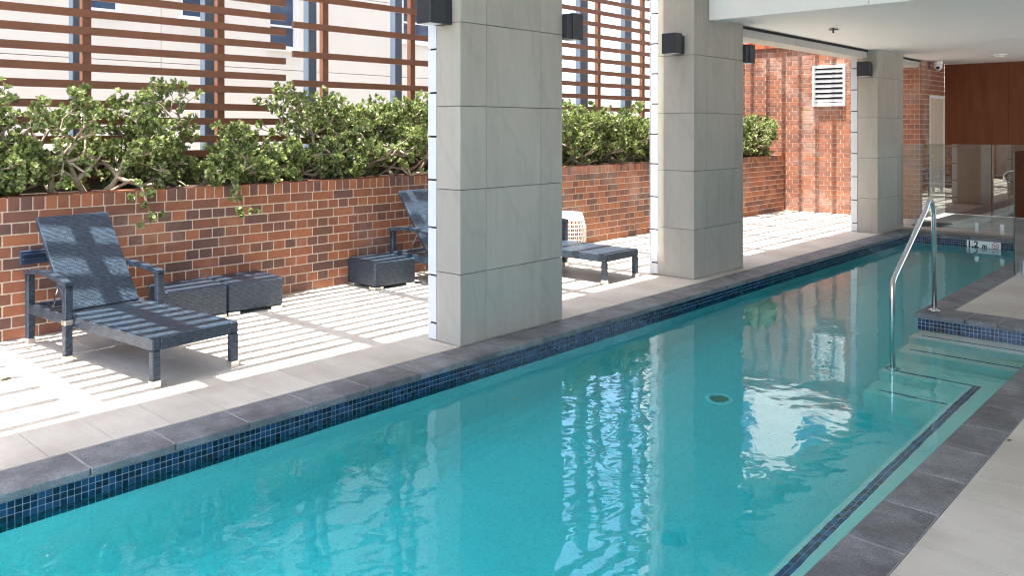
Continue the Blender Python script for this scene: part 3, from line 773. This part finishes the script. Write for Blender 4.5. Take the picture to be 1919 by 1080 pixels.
for i in range(9):
    z = .03+.38*i/8; 
    for (r0, z0), (r1, z1) in zip(prof, prof[1:]):
        if z0 <= z <= z1: rr = r0+(r1-r0)*(z-z0)/(z1-z0)
    hp.tube([(rr*math.cos(2*math.pi*k/26), rr*math.sin(2*math.pi*k/26), z) for k in range(27)], .005, 5, cap=False)
part('hoops', hp, M['basket'], bk, smooth=True)
part('top_rim', MB().lathe([(0, .485), (.165, .492), (.183, .48), (.198, .45), (.212, .405), (.195, .40), (.17, .47), (0, .47)], 32), M['basket'], bk, smooth=True)

# ------------------------------------------------------------------ small fixtures
wl = thing('wall_light', 'small dark blue step light on the brick wall behind the nearest backrest', 'light', (-6.705, 2.12, .592))
part('housing', MB().rbox(0, .03, -.115, .115, -.05, .05, .004), M['navy'], wl); part('louvre', MB().box(.031, .05, -.1, .1, .02, .03).box(.031, .05, -.1, .1, -.015, -.005), M['navy'], wl)
hr = thing('handrail', 'bent stainless steel handrail going down into the pool steps', 'handrail')
pts = [(-2.09, 7.525, 0), (-2.09, 7.51, .80), (-2.09, 7.495, .868), (-2.09, 7.462, .918), (-2.09, 7.415, .938), (-2.09, 7.365, .925), (-2.09, 7.32, .892), (-2.09, 7.285, .855), (-2.09, 6.54, .42), (-2.09, 6.49, .38), (-2.085, 6.465, .33), (-2.083, 6.458, .27), (-2.08, 6.458, -.598)]
part('rail', MB().tube(pts, .0195, 14), M['steel'], hr, smooth=True)
part('flange', MB().lathe([(.0, 0), (.05, 0), (.05, .006), (.026, .012), (.02, .02), (0, .02)], 20, (-2.09, 7.525, .001)), M['steel'], hr, smooth=True)
part('flange', MB().lathe([(.0, 0), (.055, 0), (.055, .006), (.028, .012), (.02, .02), (0, .02)], 20, (-2.08, 6.458, -.599)), M['steel'], hr, smooth=True)
dn = thing('pool_drain', 'round pale drain cover on the pool floor', 'drain', (-3.055, 5.637, -1.33))
part('ring', MB().lathe([(.064, .002), (.112, .002), (.114, .012), (.1, .022), (.07, .018)], 32, closed=True), M['ring'], dn, smooth=True)
part('grate', MB().lathe([(0, .004), (.066, .004), (.066, .008), (0, .008)], 24), M['grate'], dn)
# depth sign
sg = thing('depth_sign', 'white depth marker reading 1.2 m with a no diving symbol on the pool end', 'sign', (-3.17, YE-.006, -.042))
part('plate', B(0, .425, -.006, -.0005, -.098, 0), M['signw'], sg)
def text(body, size, loc, m, parent, name):
    cu = bpy.data.curves.new(name, 'FONT'); cu.body = body; cu.size = size; cu.extrude = .0006; cu.offset = .0035
    tmp = bpy.data.objects.new(name, cu); C.objects.link(tmp)
    dg = bpy.context.evaluated_depsgraph_get(); me = bpy.data.meshes.new_from_object(tmp.evaluated_get(dg))
    bpy.data.objects.remove(tmp); me.materials.clear(); me.materials.append(m)
    return ob(name, me, parent, loc, (R(90), 0, 0))
text('1.2', .118, (.004, -.0072, -.089), M['ink'], sg, 'lettering')
text('m', .075, (.195, -.0072, -.089), M['ink'], sg, 'lettering')
rg = MB()
rg.add([(.36+r_*math.cos(2*math.pi*k/28), -.0078, -.05+r_*math.sin(2*math.pi*k/28)) for r_ in (.034, .042) for k in range(28)], [(k, (k+1) % 28, 28+(k+1) % 28, 28+k) for k in range(28)])
a_ = .72; rg.add([(.36+sx*.036*math.cos(a_)+sy*.004*math.sin(a_), -.0079, -.05-sx*.036*math.sin(a_)+sy*.004*math.cos(a_)) for sx, sy in ((-1, -1), (1, -1), (1, 1), (-1, 1))], [(0, 1, 2, 3)])
part('symbol', rg, M['red'], sg)
dv = MB()
dv.add([(.36+x_, -.0074, -.05+z_) for x_, z_ in ((-.022, -.012), (-.016, -.017), (.012, .008), (.022, .004), (.024, .012), (.008, .016))], [(0, 1, 2, 5), (2, 3, 4, 5)])
part('diver', dv, M['ink'], sg)
# vent
vt = thing('wall_vent', 'white louvred vent on the brick end wall', 'vent', (-5.878, 14.87, 2.305))
part('frame', MB().rbox(-.295, -.255, -.05, 0, -.37, .37, .003).rbox(.255, .295, -.05, 0, -.37, .37, .003).rbox(-.254, .254, -.05, 0, .32, .37, .003).rbox(-.254, .254, -.05, 0, -.37, -.31, .003), M['vent'], vt)
part('backing', B(-.254, .254, -.006, -.001, -.309, .319), M['dark'], vt)
bl = MB().add([(-.253, -.045, -.018), (.253, -.045, -.018), (.253, -.012, .03), (-.253, -.012, .03), (-.253, -.045, -.024), (.253, -.045, -.024), (.253, -.009, .026), (-.253, -.009, .026)], [(0,1,2,3),(7,6,5,4),(0,4,5,1),(2,6,7,3),(0,3,7,4),(1,5,6,2)]).mesh('louvre', M['vent']); fixn(bl)
for k in range(7): ob('louvre', bl, vt, (0, 0, -.27+.0885*k))
# ceiling fittings
spk = thing('sprinkler', 'small dark sprinkler head on the white ceiling above the end wall', 'sprinkler', (-3.70, 9.47, 2.684))
part('stem', MB().tube([(0, 0, 0), (0, 0, -.055)], .011, 8), M['lamp'], spk); part('deflector', MB().lathe([(0, -.02), (.05, -.02), (.055, -.014), (0, -.012)], 12), M['lamp'], spk)
cc = thing('security_camera', 'white dome security camera on the brick return under the ceiling', 'camera', (-4.20, 15.35, 2.683))
part('mount', MB().lathe([(0, 0), (.075, 0), (.07, -.06), (0, -.06)], 20), M['white'], cc, smooth=True)
part('dome', MB().lathe([(0, -.155), (.035, -.148), (.06, -.12), (.068, -.085), (.066, -.061), (0, -.061)], 20), M['white'], cc, smooth=True)
part('lens', MB().lathe([(0, 0), (.028, .006), (.03, .02), (0, .03)], 14), M['ink'], cc, smooth=True, loc=(.01, -.068, -.115), rot=(R(-80), 0, 0))
sd = thing('smoke_detector', 'low white smoke detector on the ceiling before the brown wall', 'detector', (-3.10, 14.56, 2.684))
part('base', MB().lathe([(0, 0), (.10, 0), (.10, -.015), (0, -.018)], 24), M['white'], sd, smooth=True); part('cover', MB().lathe([(0, -.045), (.05, -.042), (.07, -.02), (0, -.019)], 24), M['white'], sd, smooth=True)
dm = tag(part('door_mat', MB().rbox(-4.2, -3.75, 13.9, 14.5, .001, .012, .003), M['mat_'], None), 'black rubber mat on the deck beyond the far column', 'mat')

# glass fence
def pane(x0, y0, x1, y1, label, spots, z0=.05, z1=1.30):
    t = thing('glass_panel', label, 'glass panel', (x0, y0, 0), math.atan2(y1-y0, x1-x0), 'frameless glass pool fence')
    ln = math.hypot(x1-x0, y1-y0)
    part('pane', B(.002, ln-.002, -.005, .005, z0, z1), M['glass'], t)
    part('pane_edge', B(0, .0018, -.0055, .0055, z0, z1).box(ln-.0018, ln, -.0055, .0055, z0, z1), M['gedge'], t)
    for s in spots:
        sp = part('spigot', MB().rbox(s-.024, s+.024, -.024, -.0065, .012, .155, .005).rbox(s-.024, s+.024, .0065, .024, .012, .155, .005), M['galv'], t)
        part('base_plate', MB().rbox(s-.045, s+.045, -.045, .045, .001, .0115, .003), M['galv'], sp)
    return t
gp0 = pane(-4.30, 13.52, -2.99, 13.52, 'glass fence panel across the pool end, nearest the brick return', (.30, 1.12))
gp1 = pane(-2.975, 13.52, -1.93, 13.52, 'glass fence panel across the pool end, right of the first one', (.12, .85))
pane(-1.93, 9.66, -1.93, 11.5, 'near glass fence panel cut off by the right edge of the photo', (.35, 1.4))
pane(-1.93, 11.52, -1.93, 13.48, 'glass fence panel along the deck outside the right edge', (.35, 1.5))
part('hinge', MB().rbox(-.055, .04, -.02, -.007, 1.12, 1.22, .003).rbox(-.055, .04, .007, .02, 1.12, 1.22, .003).rbox(-.055, .04, -.02, -.007, .20, .30, .003).rbox(-.055, .04, .007, .02, .20, .30, .003), M['lamp'], gp0)
hd = part('handle', MB().tube([(.525, -.08, .93), (.275, -.08, .93), (.205, -.08, .915), (.165, -.08, .875), (.155, -.08, .83), (.175, -.08, .785), (.235, -.08, .765)], .014, 10), M['steel'], gp1, smooth=True)
part('stud', MB().tube([(.525, -.08, .93), (.525, -.0055, .93)], .012, 8), M['steel'], hd)

# fallen leaves
def leaf(loc, rz, label, s=.03):
    mb = MB().add([(0, 0, 0), (s*.4, s*.3, .004), (s, s*.22, .006), (s*1.5, 0, .003), (s, -s*.22, .005), (s*.4, -s*.3, .003), (s*.7, 0, .001)], [(0, 6, 1), (1, 6, 2), (2, 6, 3), (3, 6, 4), (4, 6, 5), (5, 6, 0)])
    o = part('fallen_leaf', mb, M['dleaf'], None, loc=loc, rot=(0, 0, rz)); tag(o, label, 'leaf')
leaf((-3.444, 3.74, -.128), .5, 'yellowish leaf floating on the pool before the nearest column', .035)
leaf((-5.67, 1.60, .002), 2.1, 'dark dry leaf lying on the sunlit deck at the left edge', .05)
leaf((-.955, 4.62, .002), 1.0, 'dry leaf caught at the joint of the right hand coping', .022)
leaf((-6.38, 1.95, .002), .3, 'dry leaf beside the rear foot of the nearest lounger', .04)
